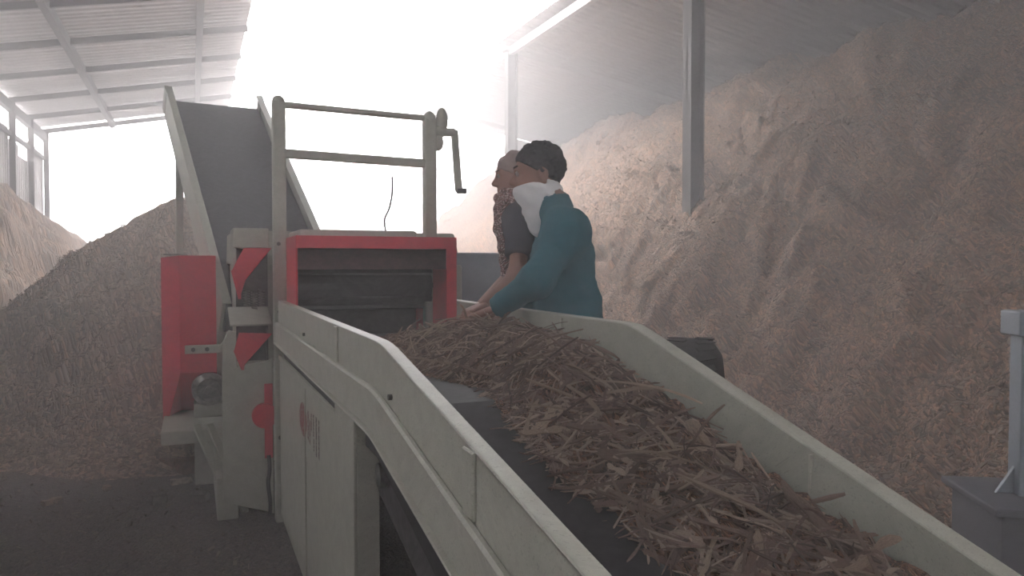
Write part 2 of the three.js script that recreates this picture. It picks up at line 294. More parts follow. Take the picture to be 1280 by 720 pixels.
const BEND = 2.2, TOP = 1.295, NEAR = 0.35;       // where the conveyor bends down, height of its side walls
const topAt = (d, right) => right ? TOP - 0.28 * Math.max(0, 2.38 - d) : TOP - 0.16 * Math.max(0, 2.06 - d), beltAt = (d) => TOP - 0.2 - 0.23 * Math.max(0, BEND - d);
const runY = (d0, d1, lo, hi, right) => { const b = right ? 2.38 : 2.06, ds = [d0, b - 0.06, b, b + 0.06, d1], y = (d) => d < b - 0.03 || d > b + 0.03 ? topAt(d, right) : topAt(d, right) - 0.003; return [...ds.map((d) => [d, y(d) + lo]), ...ds.slice().reverse().map((d) => [d, y(d) + hi])]; };
{
  const t = thing('infeed_conveyor', 'grey green trough conveyor with dark belt carrying shredded wood into the machine', 'conveyor', [0.92, 0, -2.4]), p = into(t);
  const lw = p('side_wall', plateX(runY(NEAR, 4.71, -0.24, 0), 0.455, 0.463), M.paint);
  p('top_flange', plateX(runY(NEAR, 4.71, -0.007, 0), 0.455, 0.492, 0.002), M.paint, lw);
  p('channel', [plateX(runY(NEAR, 4.71, -0.24, -0.125), 0.436, 0.456, 0.006)], M.paint, lw);
  p('bottom_flange', plateX(runY(NEAR, 4.71, -0.247, -0.24), 0.425, 0.5, 0.002), M.paint, lw);
  for (const d of [2.72, 1.32]) p('joint_strap', plateX([[d - 0.03, topAt(d) - 0.125], [d + 0.03, topAt(d) - 0.125], [d + 0.03, topAt(d) - 0.004], [d - 0.03, topAt(d) - 0.004]], 0.447, 0.456), M.paint, lw);
  for (const d of [3.55, 1.92]) p('bolt', boltGeo(0.452, topAt(d) - 0.1, d, 0.008), M.darkSteel, lw);
  // right side wall leans outwards a little
  const lean = (g) => { const q = g.attributes.position; for (let i = 0; i < q.count; i++) { const h = q.getY(i) - (topAt(-q.getZ(i), 1) - 0.24); q.setX(i, q.getX(i) + 0.10 * h); } g.computeVertexNormals(); return g; };
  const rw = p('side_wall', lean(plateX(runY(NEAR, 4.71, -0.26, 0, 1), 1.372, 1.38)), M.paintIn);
  p('top_flange', plateX(runY(NEAR, 4.71, -0.007, 0.001, 1), 1.398, 1.45, 0.002), M.paint, rw);
  p('bottom_flange', plateX(runY(NEAR, 4.71, -0.267, -0.26, 1), 1.36, 1.42, 0.002), M.paint, rw);
  for (const d of [2.9, 1.5, 0.8]) p('stiffener', plateX([[d - 0.004, topAt(d, 1) - 0.24], [d + 0.004, topAt(d, 1) - 0.24], [d + 0.004, topAt(d, 1) - 0.01], [d - 0.004, topAt(d, 1) - 0.01]], 1.385, 1.44, 0.001), M.paint, rw);
  // endless belt with its rollers
  const loop = [[4.62, beltAt(4.62)], [BEND, beltAt(BEND)], [0.45, beltAt(0.45)], [0.37, beltAt(0.45) - 0.035], [0.36, beltAt(0.45) - 0.075], [0.41, beltAt(0.45) - 0.125], [BEND, beltAt(BEND) - 0.14], [4.62, beltAt(4.62) - 0.14], [4.69, beltAt(4.62) - 0.07]];
  p('belt', plateX(loop, 0.478, 1.366, 0.002), M.rubber);
  for (const d of [0.45, 1.3, 2.2, 3.4]) p('return_roller', cyl(0.035, 0.035, 0.88, [0.92, beltAt(d) - 0.19, -d], [0, 0, Math.PI / 2]), M.steel);
  // frame under the near length
  p('under_beam', bar(V(0.53, beltAt(NEAR) - 0.22, -NEAR), V(0.53, beltAt(2.3) - 0.22, -2.3), 0.05, 0.09), M.darkSteel);
  p('under_beam', bar(V(1.31, beltAt(NEAR) - 0.22, -NEAR), V(1.31, beltAt(2.3) - 0.22, -2.3), 0.05, 0.09), M.darkSteel);
  for (const [x, d] of [[0.47, 0.75], [1.38, 0.75], [1.38, 2.5]]) { const l = p('leg', span(x - 0.03, x + 0.03, 0, topAt(d, x > 1) - 0.24, -d - 0.03, -d + 0.03, 0.005), M.paint); p('foot', span(x - 0.07, x + 0.07, 0, 0.012, -d - 0.07, -d + 0.07), M.paint, l); }
  const wide = p('leg', [span(0.442, 0.452, 0, TOP - 0.245, -2.70, -2.36, 0.003), span(0.452, 0.52, 0, TOP - 0.245, -2.37, -2.36, 0.003), span(0.452, 0.52, 0, TOP - 0.245, -2.70, -2.69, 0.003)], M.paint);
  p('foot', span(0.42, 0.56, 0, 0.012, -2.74, -2.32), M.paint, wide);
}
{
  const t = thing('wood_chipper', 'grey green wood chipper with red hood, red guards and a tall crank frame', 'machine', [0.9, 0, -5.3]), p = into(t);
  // tall frame with the crank that lifts the feed roller
  const post = p('post', [span(0.434, 0.508, 0, 2.44, -4.80, -4.725, 0.012), place(new THREE.SphereGeometry(0.037, 16, 10), [0.471, 2.44, -4.762])], M.paint);
  for (const y of [1.23, 1.07, 1.62, 0.5]) p('bolt', boltGeo(0.462, y, 4.722, 0.012, 'z'), M.darkSteel, post);
  p('post', span(1.335, 1.41, 1.0, 2.40, -4.80, -4.725, 0.012), M.paint);
  p('top_bar', rodCapped(V(0.471, 2.425, -4.762), V(1.373, 2.405, -4.762), 0.019), M.paint);
  p('cross_bar', bar(V(0.471, 2.145, -4.762), V(1.373, 2.125, -4.762), 0.05, 0.05, 0.006), M.paint);
  const bearing = p('bearing', [place(new THREE.SphereGeometry(0.045, 18, 12).scale(0.9, 1.1, 0.9), [1.372, 2.40, -4.762]), place(new THREE.SphereGeometry(0.05, 18, 12).scale(0.75, 1.55, 0.8), [1.452, 2.40, -4.762]), place(new THREE.SphereGeometry(0.04, 18, 12).scale(0.9, 1.3, 0.9), [1.425, 2.26, -4.762]), rodCapped(V(1.37, 2.33, -4.762), V(1.46, 2.33, -4.762), 0.035)], M.paint);
  const crank = p('crank', [rodCapped(V(1.41, 2.325, -4.762), V(1.535, 2.33, -4.762), 0.026), bar(V(1.533, 2.345, -4.762), V(1.56, 1.96, -4.755), 0.045, 0.03, 0.01)], M.paint);
  p('handle', rodCapped(V(1.548, 1.965, -4.752), V(1.607, 1.965, -4.752), 0.018), M.darkSteel, crank);
  // hood over the mouth
  const hood = p('hood', [span(0.505, 1.39, 1.645, 1.655, -5.15, -4.28, 0.003), plateX([[4.28, 1.655], [5.15, 1.655], [5.15, 1.0], [4.68, 1.06], [4.28, 1.22]], 0.505, 0.515), plateX([[4.28, 1.655], [5.15, 1.655], [5.15, 1.0], [4.68, 1.06], [4.28, 1.12]], 1.38, 1.39), span(0.505, 1.39, 1.588, 1.655, -4.285, -4.277, 0.002), span(1.33, 1.39, 1.10, 1.59, -4.285, -4.277, 0.002)], M.red);
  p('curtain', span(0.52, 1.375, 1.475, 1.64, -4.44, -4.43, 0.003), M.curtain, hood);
  p('mouth_plate', span(0.516, 1.379, 0.9, 1.645, -5.14, -5.12), M.darkSteel, hood);
  p('cover_plate', [span(0.56, 1.23, 1.656, 1.70, -5.1, -4.55, 0.01)], M.paint, hood);
  const drum = [cyl(0.13, 0.13, 0.84, [0.947, 1.375, -4.82], [0, 0, Math.PI / 2], 28)];
  for (let i = 0; i < 10; i++) { const a = i / 10 * 2 * Math.PI; drum.push(box(0.84, 0.03, 0.03, [0.947, 1.375 + 0.135 * Math.sin(a), -4.82 + 0.135 * Math.cos(a)], [-a, 0, 0])); }
  p('feed_roller', drum, M.darkSteel);
  // main housing behind the frame
  p('housing', [span(0.5, 1.72, 0.25, 1.5, -6.4, -5.16, 0.02), span(0.26, 0.5, 0.25, 1.52, -6.4, -5.22, 0.01), plateX([[5.2, 1.5], [6.4, 1.5], [6.2, 1.72], [5.35, 1.72]], 0.24, 1.72, 0.01)], M.paint);
  p('housing_lid', [span(0.225, 0.43, 1.60, 1.72, -5.3, -4.98, 0.01), span(0.225, 0.245, 1.42, 1.70, -5.3, -4.99, 0.004)], M.paint);
  // plate beside the frame, with a cut-out behind the red gussets
  const [pl] = at(276, 560, 4.86), fy = 0.93;
  const plate = p('front_plate', plateZ([[pl, 0.12], [0.436, 0.02], [0.436, fy + 0.02], [0.40, fy], [0.235, fy - 0.02], [0.232, fy + 0.18], [0.19, fy + 0.19], [0.155, fy + 0.11], [0.155, fy + 0.02], [pl, fy - 0.09]], -4.88, -4.86), M.paint);
  p('shelf', place(span(0.20, 0.436, -0.006, 0.006, -0.16, 0.16, 0.003), [0, 1.19, -5.03], [0.28, 0, 0]), M.paint);
  p('inner_wall', span(0.25, 0.44, 0.9, 1.6, -5.21, -5.20), M.darkSteel);
  const gus = (pts, d, back) => { const q = pts.map(([x, y]) => at(x, y, d)); return [plateZ(q, -d - 0.01, -d, 0.003), bar(V(q[2][0], q[2][1], -d), V(q[3][0], q[3][1], -d), 0.012, 0.012, 0.003), plateX([[d, q[2][1]], [d + back, q[2][1] + 0.04], [d + back, q[3][1]], [d, q[3][1]]], q[3][0], q[3][0] + 0.01, 0.002)]; };
  p('gusset', gus([[340, 310], [305, 310], [290, 338], [299, 374], [307, 350]], 4.87, 0.14), M.red);
  p('gusset', gus([[340, 417], [298, 416], [292, 438], [302, 463], [306, 455]], 4.855, 0.14), M.red);
  for (const [x, y] of [[0.30, 1.30], [0.345, 1.285], [0.385, 1.30]]) { const s = []; for (let i = 0; i < 60; i++) { const a = i * 0.7; s.push([x + 0.016 * Math.cos(a), y - 0.05 + i * 0.0017, -5.0 + 0.016 * Math.sin(a)]); } p('spring', curve(s, 0.004, 150, 6), M.steel); }
  p('side_rod', rodCapped(V(0.405, 0.94, -4.90), V(0.405, 1.12, -4.90), 0.008), M.darkSteel);
  const strap = p('adjuster_strap', span(-0.045, 0.22, 0.985, 1.035, -4.93, -4.915, 0.003), M.paint);
  for (const x of [0.0, 0.075]) p('bolt', boltGeo(x, 1.01, 4.91, 0.013, 'z'), M.darkSteel, strap);
  p('adjuster_lug', [cyl(0.055, 0.055, 0.03, [0.2, 1.01, -4.90], [Math.PI / 2, 0, 0], 20), span(0.16, 0.235, 0.88, 1.01, -4.915, -4.885, 0.006)], M.paint);
  const latch = p('latch_plate', span(0.385, 0.432, 0.36, 0.80, -4.852, -4.835, 0.004), M.red);
  p('latch_knob', [cyl(0.072, 0.072, 0.045, [0.385, 0.615, -4.835], [Math.PI / 2, 0, 0], 26), cyl(0.045, 0.03, 0.02, [0.383, 0.615, -4.808], [Math.PI / 2, 0, 0], 22)], M.red, latch);
  p('hose', curve([[0.405, 0.38, -4.83], [0.41, 0.3, -4.82], [0.40, 0.22, -4.81], [0.412, 0.1, -4.82], [0.41, 0.02, -4.83]], 0.011), M.rubber);
  // side plate under the mouth with its worn red print
  const side = p('side_plate', [span(0.462, 0.47, 0.05, 0.985, -4.72, -2.69, 0.003), span(0.455, 0.47, 0.955, 0.985, -4.72, -2.70, 0.003)], M.paint);
  p('side_plate', span(1.37, 1.378, 0.05, 0.985, -4.72, -2.69, 0.003), M.paint);
  p('seam', span(0.4585, 0.4625, 0.05, 0.95, -3.62, -3.60), M.paint, side);
  { // print: three worn red characters and two dark bars, too worn to read
    const c = document.createElement('canvas'); c.width = 256; c.height = 96; const g = c.getContext('2d');
    g.clearRect(0, 0, 256, 96);
    g.fillStyle = 'rgba(150,50,52,0.85)';
    const blk = (x, y, w, h) => g.fillRect(x, y, w, h);
    g.beginPath(); g.ellipse(62, 50, 46, 38, 0, 0, 6.3); g.fill();
    g.fillStyle = 'rgba(120,52,52,0.7)'; blk(116, 16, 13, 66); blk(136, 30, 12, 54); blk(154, 12, 10, 40);
    g.fillStyle = 'rgba(60,44,44,0.85)'; blk(176, 10, 11, 46); blk(180, 60, 9, 28); blk(204, 8, 12, 82); blk(230, 8, 11, 80);
    for (let i = 0; i < 800; i++) { g.clearRect(rnd() * 256, rnd() * 96, rr(1, 5), rr(1, 3)); }
    const tx = new THREE.CanvasTexture(c); tx.colorSpace = THREE.SRGBColorSpace;
    const q = new THREE.PlaneGeometry(0.72, 0.19).rotateY(-Math.PI / 2).translate(0.4612, 0.80, -3.5).translate(-0.9, 0, 5.3);
    part('print', q, std({ map: tx, transparent: true, roughness: 0.6 }), side, 'worn red print');
  }
  // belt guard on the rotor pulley: front edge upright, then cut back underneath; outer edge chamfered
  {
    const prof = [[6.0, 1.565], [6.0, 0.74], [6.52, 0.25], [7.1, 0.22], [7.1, 1.5], [6.9, 1.57]], inner = [[6.10, 1.55], [6.11, 0.62], [6.20, 0.24], [7.05, 0.24], [7.05, 1.48], [6.88, 1.55]];
    const pos = [], idx = [], X = [-0.085, 0.155, -0.205], n = prof.length;
    const quad = (a, b, c, d) => { const k = pos.length / 3; for (const v of [a, b, c, d]) pos.push(v[0], v[1], v[2]); idx.push(k, k + 1, k + 2, k, k + 2, k + 3); };
    for (let i = 0; i < n; i++) {
      const a = prof[i], b = prof[(i + 1) % n], c = inner[i], e = inner[(i + 1) % n];
      quad([X[1], a[1], -a[0]], [X[1], b[1], -b[0]], [X[0], b[1], -b[0]], [X[0], a[1], -a[0]]);
      quad([X[0], a[1], -a[0]], [X[0], b[1], -b[0]], [X[2], e[1], -e[0]], [X[2], c[1], -c[0]]);
    }
    const tri = THREE.ShapeUtils.triangulateShape(inner.map(([d, y]) => new THREE.Vector2(d, y)), []);
    for (const [list, x, flip] of [[inner, X[2], false], [prof, X[1], true]]) { const k = pos.length / 3; for (const [d, y] of list) pos.push(x, y, -d); for (const f of tri) flip ? idx.push(k + f[0], k + f[2], k + f[1]) : idx.push(k + f[0], k + f[1], k + f[2]); }
    const g = new THREE.BufferGeometry(); g.setAttribute('position', new THREE.Float32BufferAttribute(pos, 3)); g.setIndex(idx);
    const flat = g.toNonIndexed(); flat.computeVertexNormals();
    const guard = p('belt_guard', flat, std({ color: M.red.color, map: paintTex, roughness: 0.3, side: THREE.DoubleSide }));
    p('guard_glint', [bar(V(-0.185, 1.572, -6.02), V(-0.03, 1.572, -6.02), 0.05, 0.012, 0.003)], M.steel, guard);  // bright steel strip added as the glint on the guard top
    for (const y of [0.83, 1.13]) p('guard_bracket', span(0.155, 0.27, y - 0.03, y + 0.03, -6.3, -6.24), M.darkSteel, guard);
  }
  const motor = p('motor', [cyl(0.115, 0.115, 0.24, [0.10, 0.62, -6.08], [Math.PI / 2, 0, 0], 28), cyl(0.08, 0.115, 0.04, [0.10, 0.62, -5.94], [Math.PI / 2, 0, 0], 28), cyl(0.03, 0.03, 0.05, [0.10, 0.62, -5.9], [Math.PI / 2, 0, 0], 16)], M.steel);
  p('motor_foot', span(0.0, 0.2, 0.42, 0.52, -6.18, -5.98, 0.01), M.paint, motor);
  p('base', [span(-0.2, 0.34, 0.33, 0.42, -6.9, -5.55, 0.01), span(0.0, 0.3, 0.0, 0.34, -6.8, -5.75, 0.01)], M.paint);
  for (const [x0, x1] of [[0.06, 0.13], [0.14, 0.19]]) p('brace', bar(V(x0 - 0.05, 0.5, -5.3), V(x1 + 0.09, 0.02, -4.95), 0.045, 0.02, 0.004), M.paint);
  for (const x of [0.12, 1.5]) p('skid', span(x, x + 0.12, 0, 0.25, -6.6, -4.9, 0.008), M.paint);
  p('side_cabinet', [span(1.44, 2.02, 0.5, 1.585, -5.9, -5.18, 0.02), span(1.5, 1.95, 0.1, 0.5, -5.8, -5.3)], M.blueGrey);
  p('cable', curve([[1.16, 1.68, -5.0], [1.15, 1.74, -5.02], [1.155, 1.80, -5.05], [1.185, 1.86, -5.06], [1.205, 1.95, -5.06], [1.208, 2.07, -5.06]], 0.006), M.rubber);
}
{
  const t = thing('discharge_conveyor', 'tall blue grey belt conveyor climbing steeply behind the red guard', 'conveyor', [0.62, 0, -6.02], 8.7 * Math.PI / 180);
  const inc = 36.3 * Math.PI / 180, L = 3.2, W = 0.9, y0 = 1.2, tilt = (g) => boxUV(mergeGeometries(g.map((q) => { const b = bare(q); b.deleteAttribute('uv'); return b; })).applyMatrix4(new THREE.Matrix4().makeRotationX(inc).setPosition(0, y0, 0)));
  part('belt', tilt([span(-W / 2 + 0.03, W / 2 - 0.03, 0, 0.012, -L, 0.05), span(-W / 2 + 0.03, W / 2 - 0.03, -0.16, -0.148, -L, 0.05), cyl(0.086, 0.086, W - 0.06, [0, -0.074, -L], [0, 0, Math.PI / 2], 28), cyl(0.086, 0.086, W - 0.06, [0, -0.074, 0.05], [0, 0, Math.PI / 2], 28)]), M.belt, t);
  for (const s of [-1, 1]) {
    const r = part('side_rail', tilt([span(s * W / 2 - 0.012, s * W / 2 + 0.012, -0.14, 0.13, -L - 0.08, 0.12, 0.004), span(s > 0 ? W / 2 - 0.05 : -W / 2 - 0.01, s > 0 ? W / 2 + 0.01 : -W / 2 + 0.05, 0.122, 0.132, -L - 0.08, 0.12, 0.003)]), M.paint, t);
    part('end_plate', tilt([span(s * W / 2 - 0.02, s * W / 2 + 0.02, -0.12, 0.13, -L - 0.1, -L + 0.05, 0.005)]), M.paint, r);
  }
  for (const s of [-1, 1]) { const h = y0 + Math.tan(inc) * 2.0 - 0.14; part('leg', [bar(V(s * 0.42, 0, -2.2), V(s * 0.42, h, -2.0), 0.06, 0.06)], M.paint, t); part('leg', [bar(V(s * 0.42, 0, -0.25), V(s * 0.42, y0, -0.1), 0.06, 0.06)], M.paint, t); }
}
// ---------------------------------------------------------------- other things
{
  const t = thing('tyre', 'black rubber tyre standing behind the right side wall of the conveyor', 'tyre', [1.86, 0.2, -2.68], -0.6);
  const R = 0.5, w = 0.13, prof = [[0.22, -0.08], [0.25, -0.115], [0.36, -w], [0.44, -w + 0.008], [0.48, -w + 0.035], [R, -0.06], [R + 0.004, 0], [R, 0.06], [0.48, w - 0.035], [0.44, w - 0.008], [0.36, w], [0.25, 0.115], [0.22, 0.08]];
  part('casing', boxUV(place(new THREE.LatheGeometry(prof.map(([a, b]) => new THREE.Vector2(a, b)), 56), [0, R, 0], [0, 0, Math.PI / 2])), M.rubber, t);
  const g = []; for (let i = 0; i < 44; i++) { const a = i / 44 * 2 * Math.PI; for (const s of [-1, 1]) g.push(box(0.07, 0.003, 0.035, [s * 0.055, R + (R + 0.004) * Math.cos(a + s * 0.03), (R + 0.004) * Math.sin(a + s * 0.03)], [a + Math.PI * 0, 0.35 * s, 0])); }
  part('tread', g, M.rubber, t);
  part('rim', [boxUV(place(new THREE.LatheGeometry([[0.05, 0.03], [0.12, 0.03], [0.17, -0.02], [0.2, 0.0], [0.225, 0.07], [0.225, -0.07], [0.2, -0.02], [0.17, -0.04], [0.12, 0.01], [0.05, 0.01]].map(([a, b]) => new THREE.Vector2(a, b)), 40), [0, R, 0], [0, 0, Math.PI / 2]))], M.darkSteel, t);
}
{
  const t = thing('steel_stand', 'blue grey steel stand with a post and head block at the right edge', 'stand', [3.14, 0.22, -2.18], -0.5);
  part('base_box', [rbox(0.55, 0.34, 0.45, [0.08, 0.16, 0], [0, 0, 0], 0.012), rbox(0.62, 0.03, 0.5, [0.08, 0.335, 0], [0, 0, 0], 0.008)], std({ color: new THREE.Color().setRGB(0.10, 0.10, 0.12), map: paintTex, roughness: 0.6 }), t);
  const p = part('post', rboxUV(0.10, 0.66, 0.10, [0, 0.67, 0]), M.blueGrey, t);
  for (const x of [-1, 1]) part('gusset', plateZ([[x * 0.05, 0.35], [x * 0.12, 0.35], [x * 0.05, 0.46]], -0.01, 0.01), M.blueGrey, p);
  const h = part('head_block', rboxUV(0.15, 0.1, 0.16, [0, 1.045, 0]), M.blueGrey, t);
  part('bolt', cyl(0.014, 0.014, 0.02, [0, 1.1, 0], [0, 0, 0], 6), M.darkSteel, h);
}
function rboxUV(w, h, d, p) { return boxUV(rbox(w, h, d, p, [0, 0, 0], 0.008)); }
// ---------------------------------------------------------------- shredded wood on the belt
const heapEdge = (d) => 0.79 + 0.05 * Math.sin(d * 3.1) + 0.03 * n2(d * 2.5, 4) + 0.09 * smoothstep(2.3 - d, 0, 1) - 0.10 * smoothstep(d, 2.3, 3.2);
const HR = (d) => 1.33 + 0.04 * smoothstep(d, 2.2, 3);
function heapTop(x, d) {
  const u = (x - heapEdge(d)) / (HR(d) - heapEdge(d)), A = 0.06 + 0.09 * smoothstep(d, 1.5, 2.7) - 0.11 * smoothstep(d, 3.0, 4.0);
  return beltAt(d) + A * smoothstep(u, -0.02, 0.5) * (1 - 0.8 * smoothstep(u, 0.72, 1)) + (0.02 * n2(x * 7, d * 7) + 0.012 * n2(x * 17, d * 17)) * smoothstep(u, 0, 0.3) - 0.004;
}
{
  const g = grid(0.70, 1.368, -4.1, -0.55, 0.02, (x, z) => Math.max(heapTop(x, -z), beltAt(-z) - 0.003));
  const heap = part('wood_heap', g, M.mulch, scene);
  tag(heap, 'brown mat of shredded wood lying along the right side of the belt', 'wood heap', null, 'stuff');
  // a torn strip of wood: bent, twisted, ragged at both ends
  function strip(len, wid, thick, bend, twist, fork) {
    const s = 7, b = new THREE.BoxGeometry(len, thick, wid, s, 1, 2), p = b.attributes.position;
    for (let i = 0; i < p.count; i++) {
      let x = p.getX(i), y = p.getY(i), z = p.getZ(i); const t = x / len + 0.5, end = Math.min(t, 1 - t);
      const k = 0.35 + 0.65 * smoothstep(end, 0, 0.22); z *= k * (0.85 + 0.3 * Math.sin(t * 9 + bend * 20)); y *= 0.6 + 0.4 * k;
      if (fork && t > 0.8) x += Math.abs(p.getZ(i)) / wid * len * 0.12;
      const a = twist * (t - 0.5), y2 = y * Math.cos(a) - z * Math.sin(a), z2 = y * Math.sin(a) + z * Math.cos(a);
      p.setXYZ(i, x, y2 + bend * len * (1 - 4 * (t - 0.5) ** 2), z2 + 0.025 * len * Math.sin(t * 5 + twist));
    }
    b.computeVertexNormals(); return b;
  }
  const forms = [[0.22, 0.015, 0.005, 0.02, 0.4, 0], [0.26, 0.011, 0.005, 0.04, 0.7, 1], [0.17, 0.022, 0.004, 0.02, 0.6, 1], [0.13, 0.013, 0.005, -0.03, 0.3, 0], [0.30, 0.009, 0.004, 0.06, 0.5, 0], [0.11, 0.030, 0.004, 0.04, 0.7, 1], [0.19, 0.012, 0.006, -0.02, 0.9, 0], [0.15, 0.008, 0.004, 0.07, 0.4, 0]].map((a) => strip(...a));
  const tones = [[0.42, 0.30, 0.24], [0.31, 0.215, 0.175], [0.58, 0.44, 0.345], [0.20, 0.135, 0.115], [0.74, 0.59, 0.47], [0.37, 0.245, 0.20]];
  const mats = tones.map(([r, g, b]) => std({ color: new THREE.Color().setRGB(r, g, b), map: woodTex.map, bumpMap: woodTex.bump, bumpScale: 0.003, roughness: 0.95 }));
  for (const m of mats) m.map = grainTex();
  function lay(x, d, lift, flat) {
    const e = 0.03, n = V(heapTop(x - e, d) - heapTop(x + e, d), 2 * e, heapTop(x, d + e) - heapTop(x, d - e)).normalize();
    const q = new THREE.Quaternion().setFromUnitVectors(V(0, 1, 0), n).multiply(new THREE.Quaternion().setFromEuler(new THREE.Euler(rr(-0.7, 0.7), rr(0, 6.3), rr(-flat, flat), 'YXZ')));
    return [V(x, heapTop(x, d) + lift, -d), q];
  }
  // the small stuff between
  forms.forEach((f, k) => {
    const im = new THREE.InstancedMesh(f, mats[0], 620), m = new THREE.Matrix4(), c = new THREE.Color();
    for (let i = 0; i < im.count; i++) {
      const d = rr(0.7, 3.7), x = lerp(heapEdge(d) + 0.015, HR(d) - 0.02, rnd()), [p, q] = lay(x, d, rr(-0.004, 0.016), 0.3), s = rr(0.25, 0.62);
      im.setMatrixAt(i, m.compose(p, q, V(s, s, s * rr(0.8, 1.5))));
      const t = tones[Math.floor(rnd() * 6)], v = rr(0.8, 1.15) / 0.44; im.setColorAt(i, c.setRGB(t[0] * v * 1.05, t[1] * v * 1.48, t[2] * v * 1.95));
    }
    im.name = 'wood_shreds'; im.userData.kind = 'stuff'; heap.add(im);
  });
  // the pieces that can be picked out
  for (let i = 0; i < 285; i++) {
    const tuft = i < 34, d = tuft ? rr(2.75, 3.25) : 0.95 + 2.5 * rnd() ** 1.25, k = tuft ? [1, 4, 7, 2][i % 4] : Math.floor(rnd() * 8);
    const x = tuft ? rr(0.76, 0.92) : lerp(heapEdge(d) + 0.05, HR(d) - 0.08, rnd()), [p, q] = lay(x, d, tuft ? 0.03 : rr(0.008, 0.026), tuft ? 0.9 : rnd() < 0.14 ? 0.65 : 0.22);
    const m = part('wood_splinter', forms[k], mats[tuft ? [2, 4, 4, 0][i % 4] : [0, 1, 2, 3, 4, 5, 0, 2][Math.floor(rnd() * 8)]], scene), s = tuft ? rr(0.45, 0.75) : rr(0.55, 1.15);
    m.position.copy(p); m.quaternion.copy(q); m.scale.set(s, s, s * rr(0.9, 1.5));
    const look = ['tan', 'brown', 'light', 'dark', 'pale', 'reddish'][mats.indexOf(m.material)], form = ['straight', 'forked long', 'broad ragged', 'short', 'long thin', 'short flat', 'narrow', 'thin'][k];
    const where = tuft ? 'sticking up from the heap near the machine mouth' : d > 2.7 ? 'on the heap close to the worker hands' : d > 2.0 ? `at the bend of the belt ${x > 1.05 ? 'by the right wall' : 'by the bare belt'}` : d > 1.45 ? `half way down the belt ${x > 1.08 ? 'by the right wall' : 'by the bare belt'}` : `at the near end of the belt ${x > 1.1 ? 'by the right wall' : 'by the bare belt'}`;
    tag(m, `${look} ${form} wood splinter ${where}`, 'wood splinter', 'loose wood splinters on the belt');
  }
}
function grainTex() { return grainTex.made ??= tex(256, (u, v) => { const k = 0.86 + 0.22 * loop(u, v * 0.999, 40, 77) * Math.abs(loop(u, v, 6, 70)) + 0.1 * loop(u, v, 12, 50); return [k, k * 0.98, k * 0.96]; }, true, 1); }
// ---------------------------------------------------------------- rubble and scraps on the floor
{
  const lump = (w, h, l, k) => { const g = mergeVertices(new THREE.BoxGeometry(w, h, l, 3, 2, 3).deleteAttribute('uv').deleteAttribute('normal')), p = g.attributes.position; for (let i = 0; i < p.count; i++) { const x = p.getX(i), y = p.getY(i), z = p.getZ(i), f = 1 + 0.22 * n3(x * 14 + k, y * 14, z * 14); p.setXYZ(i, x * f, y * f, z * f); } g.computeVertexNormals(); return boxUV(toCreasedNormals(g, 0.7)); };
  const brick = std({ color: new THREE.Color().setRGB(0.26, 0.12, 0.095), map: rustTex, roughness: 1 }), pale = std({ color: new THREE.Color().setRGB(0.62, 0.56, 0.5), map: rustTex, roughness: 1 }), grey = std({ color: new THREE.Color().setRGB(0.22, 0.2, 0.19), map: rustTex, roughness: 1 }), tan = std({ color: new THREE.Color().setRGB(0.38, 0.29, 0.21), map: rustTex, roughness: 1 });
  const at2 = (px, py) => { const drop = (py - 331) / F, zc = EYE / drop, xr = (px - 640) / F * zc; return [zc * Math.sin(YAW) + xr * Math.cos(YAW), -(zc * Math.cos(YAW) - xr * Math.sin(YAW))]; };
  const put = (name, label, cat, [px, py], size, mat, turn, group) => { const [x, z] = at2(px, py), m = part(name, lump(...size, px), mat, scene); m.position.set(x, size[1] / 2 - 0.02, z); m.rotation.y = turn; tag(m, label, cat, group); };
  put('broken_brick', 'red brown broken brick on the floor below the red guard', 'brick', [238, 588], [0.19, 0.10, 0.12], brick, 0.4, 'broken bricks beside the machine');
  put('broken_brick', 'small red brown brick piece nearest the grey machine brace', 'brick', [258, 600], [0.12, 0.08, 0.10], brick, 1.4, 'broken bricks beside the machine');
  put('broken_brick', 'flat red brown brick lump left of the pale scrap', 'brick', [214, 582], [0.16, 0.06, 0.11], brick, 2.2, 'broken bricks beside the machine');
  put('wood_scrap', 'pale offcut of wood lying on the floor beside the broken bricks', 'wood scrap', [224, 602], [0.13, 0.03, 0.05], pale, 0.25, 'scraps on the floor');
  put('wood_scrap', 'small pale chip of wood on the floor under the tip of the red guard', 'wood scrap', [209, 566], [0.08, 0.025, 0.035], pale, 1.0, 'scraps on the floor');
  put('wood_scrap', 'tan scrap of wood farthest left on the dark floor', 'wood scrap', [60, 628], [0.12, 0.03, 0.05], tan, 0.7, 'scraps on the floor');
  put('wood_scrap', 'tan chip of wood on the dark floor in the lower left', 'wood scrap', [130, 610], [0.07, 0.025, 0.04], tan, 2.0, 'scraps on the floor');
  put('stone', 'grey stone on the dark floor below the pale offcut', 'stone', [195, 628], [0.09, 0.06, 0.07], grey, 0.3, 'stones on the floor');
  put('stone', 'grey stone half hidden by the grey machine brace', 'stone', [248, 626], [0.10, 0.06, 0.08], grey, 1.3, 'stones on the floor');
  // fine litter, nobody could count it
  const spot = new THREE.Group(); spot.name = 'floor_litter'; scene.add(spot); tag(spot, 'scattered wood chips over the dark floor at lower left', 'wood chips', null, 'stuff');
  litter(spot, 'loose_chips', (x, z) => -0.012, 1500, () => [rr(-2.6, 0.35), rr(-7.6, -3.2)], 0.7, 0.35);
}
